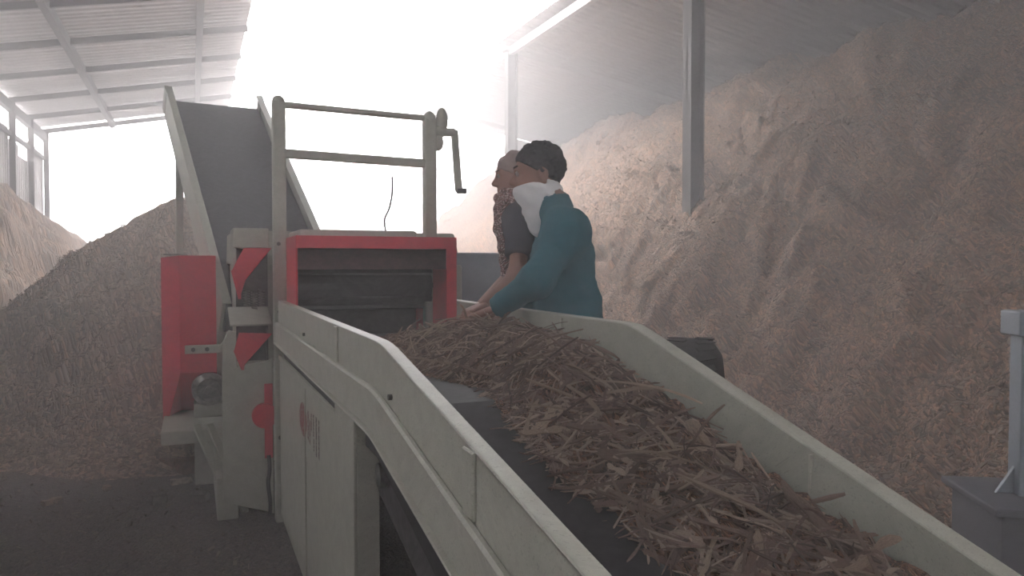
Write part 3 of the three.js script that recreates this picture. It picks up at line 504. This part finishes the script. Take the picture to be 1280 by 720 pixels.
// ---------------------------------------------------------------- people
// surface of a distance field (surface nets)
function nets(sdf, lo, hi, cell) {
  const n = [0, 1, 2].map((k) => Math.ceil((hi[k] - lo[k]) / cell) + 1), [nx, ny, nz] = n, f = new Float32Array(nx * ny * nz), id = new Int32Array(nx * ny * nz).fill(-1), pos = [], idx = [];
  const at = (i, j, k) => (k * ny + j) * nx + i;
  for (let k = 0; k < nz; k++) for (let j = 0; j < ny; j++) for (let i = 0; i < nx; i++) f[at(i, j, k)] = sdf(lo[0] + i * cell, lo[1] + j * cell, lo[2] + k * cell);
  for (let k = 0; k < nz - 1; k++) for (let j = 0; j < ny - 1; j++) for (let i = 0; i < nx - 1; i++) {
    let sx = 0, sy = 0, sz = 0, c = 0;
    for (let e = 0; e < 12; e++) {
      const ax = e >> 2, u = e & 1, v = (e >> 1) & 1, a = [0, 0, 0]; a[(ax + 1) % 3] = u; a[(ax + 2) % 3] = v; const b = [...a]; b[ax] = 1;
      const fa = f[at(i + a[0], j + a[1], k + a[2])], fb = f[at(i + b[0], j + b[1], k + b[2])];
      if ((fa < 0) === (fb < 0)) continue;
      const t = fa / (fa - fb); sx += i + a[0] + t * (b[0] - a[0]); sy += j + a[1] + t * (b[1] - a[1]); sz += k + a[2] + t * (b[2] - a[2]); c++;
    }
    if (c) { id[at(i, j, k)] = pos.length / 3; pos.push(lo[0] + sx / c * cell, lo[1] + sy / c * cell, lo[2] + sz / c * cell); }
  }
  for (let k = 1; k < nz - 1; k++) for (let j = 1; j < ny - 1; j++) for (let i = 1; i < nx - 1; i++) {
    const a = f[at(i, j, k)] < 0;
    const quad = (p, q, r, s, flip) => { if (p < 0 || q < 0 || r < 0 || s < 0) return; flip ? idx.push(p, r, q, p, s, r) : idx.push(p, q, r, p, r, s); };
    if (a !== (f[at(i + 1, j, k)] < 0)) quad(id[at(i, j - 1, k - 1)], id[at(i, j, k - 1)], id[at(i, j, k)], id[at(i, j - 1, k)], !a);
    if (a !== (f[at(i, j + 1, k)] < 0)) quad(id[at(i - 1, j, k - 1)], id[at(i - 1, j, k)], id[at(i, j, k)], id[at(i, j, k - 1)], !a);
    if (a !== (f[at(i, j, k + 1)] < 0)) quad(id[at(i - 1, j - 1, k)], id[at(i, j - 1, k)], id[at(i, j, k)], id[at(i - 1, j, k)], !a);
  }
  const g = new THREE.BufferGeometry(); g.setAttribute('position', new THREE.Float32BufferAttribute(pos, 3)); g.setIndex(idx); g.computeVertexNormals(); return g;
}
const smin = (a, b, k) => { const h = Math.max(k - Math.abs(a - b), 0) / k; return Math.min(a, b) - h * h * k * 0.25; };
function cone(x, y, z, [ax, ay, az], [bx, by, bz], ra, rb) {
  const dx = bx - ax, dy = by - ay, dz = bz - az, t = clamp(((x - ax) * dx + (y - ay) * dy + (z - az) * dz) / (dx * dx + dy * dy + dz * dz + 1e-9), 0, 1);
  return Math.hypot(x - ax - dx * t, y - ay - dy * t, z - az - dz * t) - (ra + (rb - ra) * t);
}
function egg(x, y, z, [cx, cy, cz], [rx, ry, rz]) { const a = (x - cx) / rx, b = (y - cy) / ry, c = (z - cz) / rz, k = Math.hypot(a, b, c), m = Math.hypot(a / rx, b / ry, c / rz); return k < 1e-6 ? -Math.min(rx, ry, rz) : k * (k - 1) / m; }
const bones = (list, k) => (x, y, z) => { let d = 9; for (const [a, b, ra, rb] of list) d = smin(d, cone(x, y, z, a, b, ra, rb), k); return d; };
const clean = (g) => boxUV(g);

function makePerson(spec) {
  const { px, d0, ground, S, J } = spec;
  const t = thing('person', spec.label, 'person', spec.base, -YAW);
  const bone = (a, b, ra, rb) => [J[a], J[b], ra * S, rb * S];
  // ---- body: one surface from head to feet
  const torso = (e) => [[J.chestL, J.waistL, (0.105 + e) * S, (0.10 + e) * S], [J.chestR, J.waistR, (0.105 + e) * S, (0.10 + e) * S], [J.waistL, J.hipL, (0.10 + e) * S, (0.108 + e) * S], [J.waistR, J.hipR, (0.10 + e) * S, (0.108 + e) * S], [J.neck, J.shoulderL, (0.05 + e * 0.6) * S, (0.062 + e) * S], [J.neck, J.shoulderR, (0.05 + e * 0.6) * S, (0.062 + e) * S], [J.chestL, J.shoulderL, 0.09 * S, (0.065 + e) * S], [J.chestR, J.shoulderR, 0.09 * S, (0.065 + e) * S]];
  const arm = (s, e) => [[J['shoulder' + s], J['elbow' + s], (0.052 + e) * S, (0.038 + e) * S], [J['elbow' + s], J['wrist' + s], (0.038 + e) * S, (0.026 + e * 0.9) * S]];
  const leg = (s, e) => [[J['hip' + s], J['knee' + s], (0.085 + e) * S, (0.055 + e) * S], [J['knee' + s], J['ankle' + s], (0.055 + e) * S, (0.036 + e) * S]];
  const all = bones([...torso(0), ...arm('L', 0), ...arm('R', 0), ...leg('L', 0), ...leg('R', 0), [J.neck, J.skull, 0.055 * S, 0.05 * S], [J.ankleL, J.toeL, 0.036 * S, 0.03 * S], [J.ankleR, J.toeR, 0.036 * S, 0.03 * S]], 0.05 * S);
  const pts = Object.values(J), lo = [0, 1, 2].map((k) => Math.min(...pts.map((p) => p[k])) - 0.2), hi = [0, 1, 2].map((k) => Math.max(...pts.map((p) => p[k])) + 0.2);
  const pieces = [nets(all, lo, hi, 0.016)];
  // head in its own axes (metres of a real head; looks along -x), then tilted, scaled and put on the neck
  const head = (x, y, z) => {
    let d = smin(egg(x, y, z, [0.005, 0.012, 0], [0.096, 0.09, 0.075]), egg(x, y, z, [-0.036, -0.062, 0], [0.058, 0.066, 0.056]), 0.05);
    d = smin(d, cone(x, y, z, [-0.062, -0.112, -0.012], [-0.062, -0.112, 0.012], 0.024, 0.024), 0.04);
    const az = Math.abs(z);
    d = smin(d, cone(x, y, az, [-0.083, 0.012, 0.012], [-0.07, 0.014, 0.045], 0.013, 0.012), 0.02);
    d = Math.max(d, -(Math.hypot(x + 0.098, y + 0.006, az - 0.032) - 0.017)) ;
    d = smin(d, cone(x, y, z, [-0.088, 0.0, 0], [-0.112, -0.038, 0], 0.009, 0.014), 0.014);
    d = smin(d, cone(x, y, az, [-0.098, -0.045, 0.006], [-0.094, -0.045, 0.014], 0.010, 0.008), 0.01);
    d = smin(d, cone(x, y, z, [-0.092, -0.072, -0.018], [-0.092, -0.072, 0.018], 0.008, 0.008), 0.012);
    d = smin(d, cone(x, y, z, [-0.089, -0.086, -0.015], [-0.089, -0.086, 0.015], 0.008, 0.008), 0.012);
    d = smin(d, egg(x, y, az, [0.018, -0.018, 0.077], [0.022, 0.034, 0.011]), 0.012);
    d = Math.max(d, -egg(x, y, az, [0.012, -0.015, 0.088], [0.010, 0.018, 0.008]));
    return smin(d, cone(x, y, z, [0.02, -0.06, 0], [0.03, -0.16, 0], 0.056, 0.054), 0.03);
  };
  const Hm = new THREE.Matrix4().compose(V(...J.skull), new THREE.Quaternion().setFromEuler(new THREE.Euler(0, spec.headTurn ?? 0, spec.headTilt ?? 0)), V(S, S, S));
  pieces.push(nets(head, [-0.15, -0.2, -0.11], [0.14, 0.13, 0.11], 0.004).applyMatrix4(Hm));
  // hands: palm and five fingers closed on the wood
  for (const s of ['L', 'R']) {
    const w = V(...J['wrist' + s]), f = V(...J['hand' + s]).sub(w).normalize(), n = V(0, 1, 0).addScaledVector(f, -f.y).normalize(), side = V().crossVectors(n, f).multiplyScalar(s === 'L' ? -1 : 1);
    const q = (a, b, c) => w.clone().addScaledVector(f, a * S).addScaledVector(n, b * S).addScaledVector(side, c * S).toArray();
    const list = [];
    for (const c of [-0.028, -0.010, 0.009, 0.027]) list.push([q(0, 0, c * 0.5), q(0.085, 0.004, c), 0.017 * S, 0.013 * S]);
    [[-0.030, 0.058], [-0.011, 0.072], [0.009, 0.078], [0.028, 0.07]].forEach(([c, L], i) => {
      const a = q(0.085, 0.002, c), b = q(0.085 + L * 0.5, -0.012 - 0.004 * i, c * 1.15), e = q(0.085 + L * 0.68, -0.012 - L * 0.42, c * 1.2), g = q(0.085 + L * 0.55, -0.012 - L * 0.72, c * 1.2);
      list.push([a, b, 0.0105 * S, 0.0095 * S], [b, e, 0.0095 * S, 0.0088 * S], [e, g, 0.0088 * S, 0.0075 * S]);
    });
    const a = q(0.02, -0.004, 0.026), b = q(0.058, -0.016, 0.056), e = q(0.088, -0.03, 0.062); list.push([a, b, 0.015 * S, 0.0115 * S], [b, e, 0.0115 * S, 0.009 * S]);
    const c = w.clone().addScaledVector(f, 0.08 * S), r = 0.14 * S;
    pieces.push(nets(bones(list, 0.006 * S), [c.x - r, c.y - r, c.z - r], [c.x + r, c.y + r, c.z + r], 0.0042 * S));
  }
  const body = part('body', boxUV(mergeGeometries(pieces.map((g) => { const b = g.toNonIndexed(); return b; }))), spec.skin, t, 'brown skin');
  const onHead = (name, sdf, a, b, mat, cell = 0.005, label) => part(name, boxUV(nets(sdf, a, b, cell).applyMatrix4(Hm)), mat, t, label);
  for (const z of [-0.032, 0.032]) { const e = part('eye', place(new THREE.SphereGeometry(0.0125 * S, 14, 10), V(-0.083, -0.006, z).applyMatrix4(Hm).toArray()), spec.eyeWhite, t); part('iris', place(new THREE.SphereGeometry(0.0065 * S, 10, 8), V(-0.0915, -0.006, z).applyMatrix4(Hm).toArray()), spec.dark, e); }
  spec.dress({ t, torso, arm, leg, bones, head, onHead, J, S, Hm, lo, hi });
  return t;
}
const fold = (x, y, z, a, f = 9) => a * (n3(x * f, y * f * 0.7, z * f) + 0.5 * n3(x * f * 2.3, y * f * 2.3, z * f * 2.3 + 5));
const fab = (r, g, b, o = {}) => std({ color: new THREE.Color().setRGB(r, g, b), bumpMap: clothBump, bumpScale: 0.001, roughness: 0.95, ...o });
const skinMat = std({ color: new THREE.Color().setRGB(0.30, 0.15, 0.11), roughness: 0.6 }), hairMat = std({ color: new THREE.Color().setRGB(0.028, 0.028, 0.034), roughness: 0.8 }), eyeMat = std({ color: new THREE.Color().setRGB(0.3, 0.28, 0.27), roughness: 0.3 });
// joints read off the photograph: place in the picture and distance, then the person's own axes (x right, y up, z to the camera)
const joints = (list, base) => { const o = {}; for (const [k, [px, py, d]] of Object.entries(list)) o[k] = [(px - 640) / F * d - base[0], EYE - (py - 331) / F * d - base[1], base[2] - d]; return o; };
function stand(o, hip, S, gap, dx) {       // legs under the hips, feet on the ground
  for (const [s, k] of [['L', 1], ['R', -1]]) {
    o['hip' + s] = [hip[0], hip[1] - 0.02, hip[2] + k * 0.085 * S]; o['knee' + s] = [hip[0] + dx * 0.5 - 0.03, hip[1] * 0.53, hip[2] + k * (0.085 + gap * 0.5) * S];
    o['ankle' + s] = [hip[0] + dx, 0.085 * S, hip[2] + k * (0.085 + gap) * S]; o['toe' + s] = [hip[0] + dx - 0.17 * S, 0.035 * S, hip[2] + k * (0.095 + gap) * S];
  }
  return o;
}
function trousersAndShoes({ t, leg, J, S, lo, hi, bones: B }, mat, shoeMat, waist) {
  const f = B([...leg('L', 0.022), ...leg('R', 0.022), [J.hipL, J.hipR, 0.11 * S, 0.11 * S]], 0.03);
  part('trousers', boxUV(nets((x, y, z) => Math.max(f(x, y, z) + fold(x, y, z, 0.006), y - waist, 0.07 * S - y), [lo[0], -0.05, lo[2]], [hi[0], waist + 0.05, hi[2]], 0.016)), mat, t);
  for (const s of ['L', 'R']) part('shoe', boxUV(nets((x, y, z) => Math.max(smin(cone(x, y, z, [J['ankle' + s][0] + 0.03, 0.05 * S, J['ankle' + s][2]], [J['toe' + s][0], 0.032 * S, J['toe' + s][2]], 0.048 * S, 0.042 * S), cone(x, y, z, J['ankle' + s], [J['ankle' + s][0], 0.05, J['ankle' + s][2]], 0.046 * S, 0.046 * S), 0.03), 0.004 - y), [J['toe' + s][0] - 0.08, -0.03, J['ankle' + s][2] - 0.12], [J['ankle' + s][0] + 0.14, 0.2, J['ankle' + s][2] + 0.12], 0.009)), shoeMat, t);
}
function worldBase(px, d, y) { const xr = (px - 640) / F * d; return [d * Math.sin(YAW) + xr * Math.cos(YAW), y, -(d * Math.cos(YAW) - xr * Math.sin(YAW))]; }
{
  const G = 0.19, d0 = 3.82, b = [(712 - 640) / F * d0, G, d0], S = 1.15;
  const J = joints({ skull: [672, 214, 3.82], neck: [691, 258, 3.82], chestL: [703, 322, 3.74], chestR: [702, 322, 3.90], waistL: [711, 385, 3.76], waistR: [711, 385, 3.88], shoulderL: [707, 291, 3.62], shoulderR: [696, 290, 4.01], elbowL: [672, 350, 3.46], wristL: [618, 387, 3.56], handL: [596, 396, 3.6], elbowR: [676, 362, 4.04], wristR: [630, 396, 3.92], handR: [610, 404, 3.88] }, b);
  stand(J, [0.0, 1.04, 0], S, 0.05, 0.03);
  makePerson({
    label: 'person in a teal jacket and white face cloth, reaching over the belt', base: worldBase(712, d0, G), S, J, skin: skinMat, eyeWhite: eyeMat, dark: hairMat, headTilt: 0.12,
    dress(k) {
      const { t, torso, arm, bones: B, onHead, J, S, lo, hi } = k, teal = fab(0.035, 0.125, 0.155), white = fab(0.78, 0.77, 0.78);
      const f = B([...torso(0.026), ...arm('L', 0.024), ...arm('R', 0.024)], 0.05), hem = J.hipL[1] - 0.12;
      const nk = J.neck, cut = (x, y, z) => egg(x, y, z, [nk[0] - 0.035, nk[1] + 0.055, nk[2]], [0.085, 0.08, 0.075]);
      const trim = (x, y, z) => { let c = hem - y; for (const s of ['L', 'R']) { const w = V(...J['wrist' + s]), e = w.clone().sub(V(...J['elbow' + s])).normalize(); c = Math.max(c, Math.min((x - w.x) * e.x + (y - w.y) * e.y + (z - w.z) * e.z + 0.012, 0.12 - Math.hypot(x - w.x, y - w.y, z - w.z))); } return c; };
      const j = part('jacket', boxUV(nets((x, y, z) => Math.max(f(x, y, z) + fold(x, y, z, 0.007, 8), trim(x, y, z), -cut(x, y, z)), lo, hi, 0.0115)), teal, t, 'teal jacket');
      // collar standing round the neck, open in front
      const col = (x, y, z) => { const h = y - nk[1], r = Math.hypot(x - nk[0] - 0.002 + h * 0.3, z - nk[2]); return Math.max(Math.abs(r - (0.088 - h * 0.12)) - 0.009, Math.abs(h - 0.012 - 0.012 * (x - nk[0]) / 0.08) - 0.036, -(x - nk[0] + 0.05)); };
      part('collar', boxUV(nets(col, [nk[0] - 0.15, nk[1] - 0.06, nk[2] - 0.14], [nk[0] + 0.16, nk[1] + 0.14, nk[2] + 0.14], 0.006)), teal, j);
      trousersAndShoes(k, fab(0.07, 0.07, 0.085), fab(0.06, 0.05, 0.045), hem + 0.06);
      const hair = (x, y, z) => Math.max(egg(x, y, z, [0.014, 0.02, 0], [0.108, 0.103, 0.088]) + 0.004 * n3(x * 60, y * 60, z * 60) + 0.005 * n3(x * 22, y * 22, z * 22), -(0.72 * (x + 0.088) + (y - 0.052)), -(y + 0.085));
      onHead('hair', hair, [-0.13, -0.13, -0.12], [0.15, 0.15, 0.12], hairMat, 0.0045, 'short black hair');
      for (const z of [-0.032, 0.032]) onHead('eyebrow', (x, y, q) => cone(x, y, q, [-0.096, 0.022, z * 0.5], [-0.084, 0.024, z * 1.5], 0.005, 0.004), [-0.12, 0, Math.min(z * 0.3, z * 1.7) - 0.01], [-0.06, 0.045, Math.max(z * 0.3, z * 1.7) + 0.01], hairMat, 0.0025);
      // white cloth: tied over mouth and chin, its end hanging onto the chest
      const cloth = (x, y, z) => {
        const lowFace = egg(x, y, z, [-0.036, -0.085, 0], [0.078, 0.075, 0.072]), wrap = cone(x, y, z, [0.012, -0.09, 0], [0.035, -0.145, 0], 0.074, 0.072), drop = egg(x, y, z, [-0.02, -0.175, 0.015], [0.058, 0.1, 0.06]);
        return Math.max(smin(smin(lowFace, wrap, 0.03), drop, 0.04) + 0.0035 * Math.sin(y * 90 + x * 60) + 0.004 * n3(x * 25, y * 25, z * 25), y + 0.056 - 0.10 * (x + 0.09));
      };
      onHead('face_cloth', cloth, [-0.14, -0.31, -0.12], [0.14, -0.02, 0.12], white, 0.005, 'white cloth');
    },
  });
}
{
  const G = 0.19, d0 = 4.42, b = [(668 - 640) / F * d0, G, d0], S = 1.12;
  const J = joints({ skull: [645, 218, 4.42], neck: [656, 256, 4.42], chestL: [660, 312, 4.34], chestR: [660, 312, 4.5], waistL: [668, 375, 4.36], waistR: [668, 375, 4.48], shoulderL: [652, 278, 4.22], shoulderR: [652, 278, 4.62], elbowL: [646, 346, 4.08], wristL: [604, 382, 3.98], handL: [583, 393, 3.92], elbowR: [640, 342, 4.66], wristR: [602, 380, 4.44], handR: [584, 392, 4.38] }, b);
  stand(J, [0.0, 1.03, 0], S, 0.05, 0.03);
  makePerson({
    label: 'person in dark T-shirt and patterned scarf, half hidden behind the teal jacket', base: worldBase(668, d0, G), S, J, skin: skinMat, eyeWhite: eyeMat, dark: hairMat, headTilt: 0.1, headTurn: 0,
    dress(k) {
      const { t, torso, arm, bones: B, onHead, J, S, lo, hi } = k, dark = fab(0.07, 0.072, 0.09);
      const scarfTex = tex(256, (u, v) => { const a = loop(u, v, 26, 5), s = loop(u, v, 16, 90); return a > 0.32 ? [0.86, 0.82, 0.8] : s > 0.25 ? [0.52, 0.3, 0.3] : [0.33, 0.22, 0.22]; }, true, 0.28);
      const scarf = std({ map: scarfTex, bumpMap: clothBump, bumpScale: 0.001, roughness: 0.95 }), cap = fab(0.32, 0.25, 0.235);
      const f = B([...torso(0.02), ...arm('L', 0.026).slice(0, 1), ...arm('R', 0.026).slice(0, 1)], 0.05), hem = J.hipL[1] - 0.1, nk = J.neck;
      const sleeve = (x, y, z) => { let c = hem - y; for (const s of ['L', 'R']) { const a = V(...J['shoulder' + s]), e = V(...J['elbow' + s]).sub(a), L = e.length(); e.normalize(); c = Math.max(c, Math.min((x - a.x) * e.x + (y - a.y) * e.y + (z - a.z) * e.z - 0.64 * L, 0.16 - Math.hypot(x - a.x - e.x * L, y - a.y - e.y * L, z - a.z - e.z * L))); } return c; };
      part('shirt', boxUV(nets((x, y, z) => Math.max(f(x, y, z) + fold(x, y, z, 0.006, 8), sleeve(x, y, z), -egg(x, y, z, [nk[0] - 0.02, nk[1] + 0.05, nk[2]], [0.075, 0.07, 0.07])), lo, hi, 0.0125)), dark, t, 'dark grey T-shirt');
      trousersAndShoes(k, fab(0.10, 0.10, 0.12), fab(0.06, 0.05, 0.045), hem + 0.06);
      onHead('headscarf', (x, y, z) => Math.max(egg(x, y, z, [0.012, 0.018, 0], [0.109, 0.1, 0.088]) + 0.004 * Math.sin(x * 70 + y * 50) + 0.003 * n3(x * 30, y * 30, z * 30), -(0.45 * (x + 0.088) + (y - 0.03)), -(y + 0.09)), [-0.13, -0.13, -0.12], [0.15, 0.15, 0.12], cap, 0.005, 'pale cloth wound round the head');
      for (const z of [-0.032, 0.032]) onHead('eyebrow', (x, y, q) => cone(x, y, q, [-0.096, 0.02, z * 0.5], [-0.084, 0.022, z * 1.5], 0.005, 0.004), [-0.12, 0, Math.min(z * 0.3, z * 1.7) - 0.01], [-0.06, 0.045, Math.max(z * 0.3, z * 1.7) + 0.01], hairMat, 0.0025);
      const wrap = onHead('scarf', (x, y, z) => Math.max(smin(egg(x, y, z, [-0.04, -0.115, 0], [0.082, 0.06, 0.078]), egg(x, y, z, [0.0, -0.16, 0], [0.10, 0.05, 0.10]), 0.03) + 0.006 * Math.sin(y * 85 + x * 40) + 0.005 * n3(x * 22, y * 22, z * 22), y + 0.062), [-0.16, -0.24, -0.13], [0.14, -0.03, 0.13], scarf, 0.0055, 'patterned maroon and white scarf');
      // its long end hangs down in front of the chest
      const q = (px, py, d) => [(px - 640) / F * d - b[0], EYE - (py - 331) / F * d - b[1], b[2] - d];
      const tail = [q(628, 258, 4.3), q(627, 285, 4.27), q(630, 310, 4.26), q(632, 342, 4.27)];
      part('scarf_end', boxUV(nets((x, y, z) => { let d = 9; for (let i = 0; i < 3; i++) d = smin(d, cone(x, y, z, tail[i], tail[i + 1], 0.042 - 0.006 * i, 0.036 - 0.006 * i), 0.02); return d + 0.006 * Math.sin(z * 150 + y * 14) + 0.008 * n3(x * 14, y * 14, z * 14); }, [tail[0][0] - 0.12, tail[3][1] - 0.1, tail[0][2] - 0.12], [tail[0][0] + 0.13, tail[0][1] + 0.1, tail[0][2] + 0.14], 0.007)), scarf, wrap);
    },
  });
}
// ---------------------------------------------------------------- to real size: all of the above was laid out a little too large
for (const o of scene.children) { o.position.multiplyScalar(SIZE); o.scale.multiplyScalar(SIZE); }
shade(scene);
renderer.render(scene, camera);
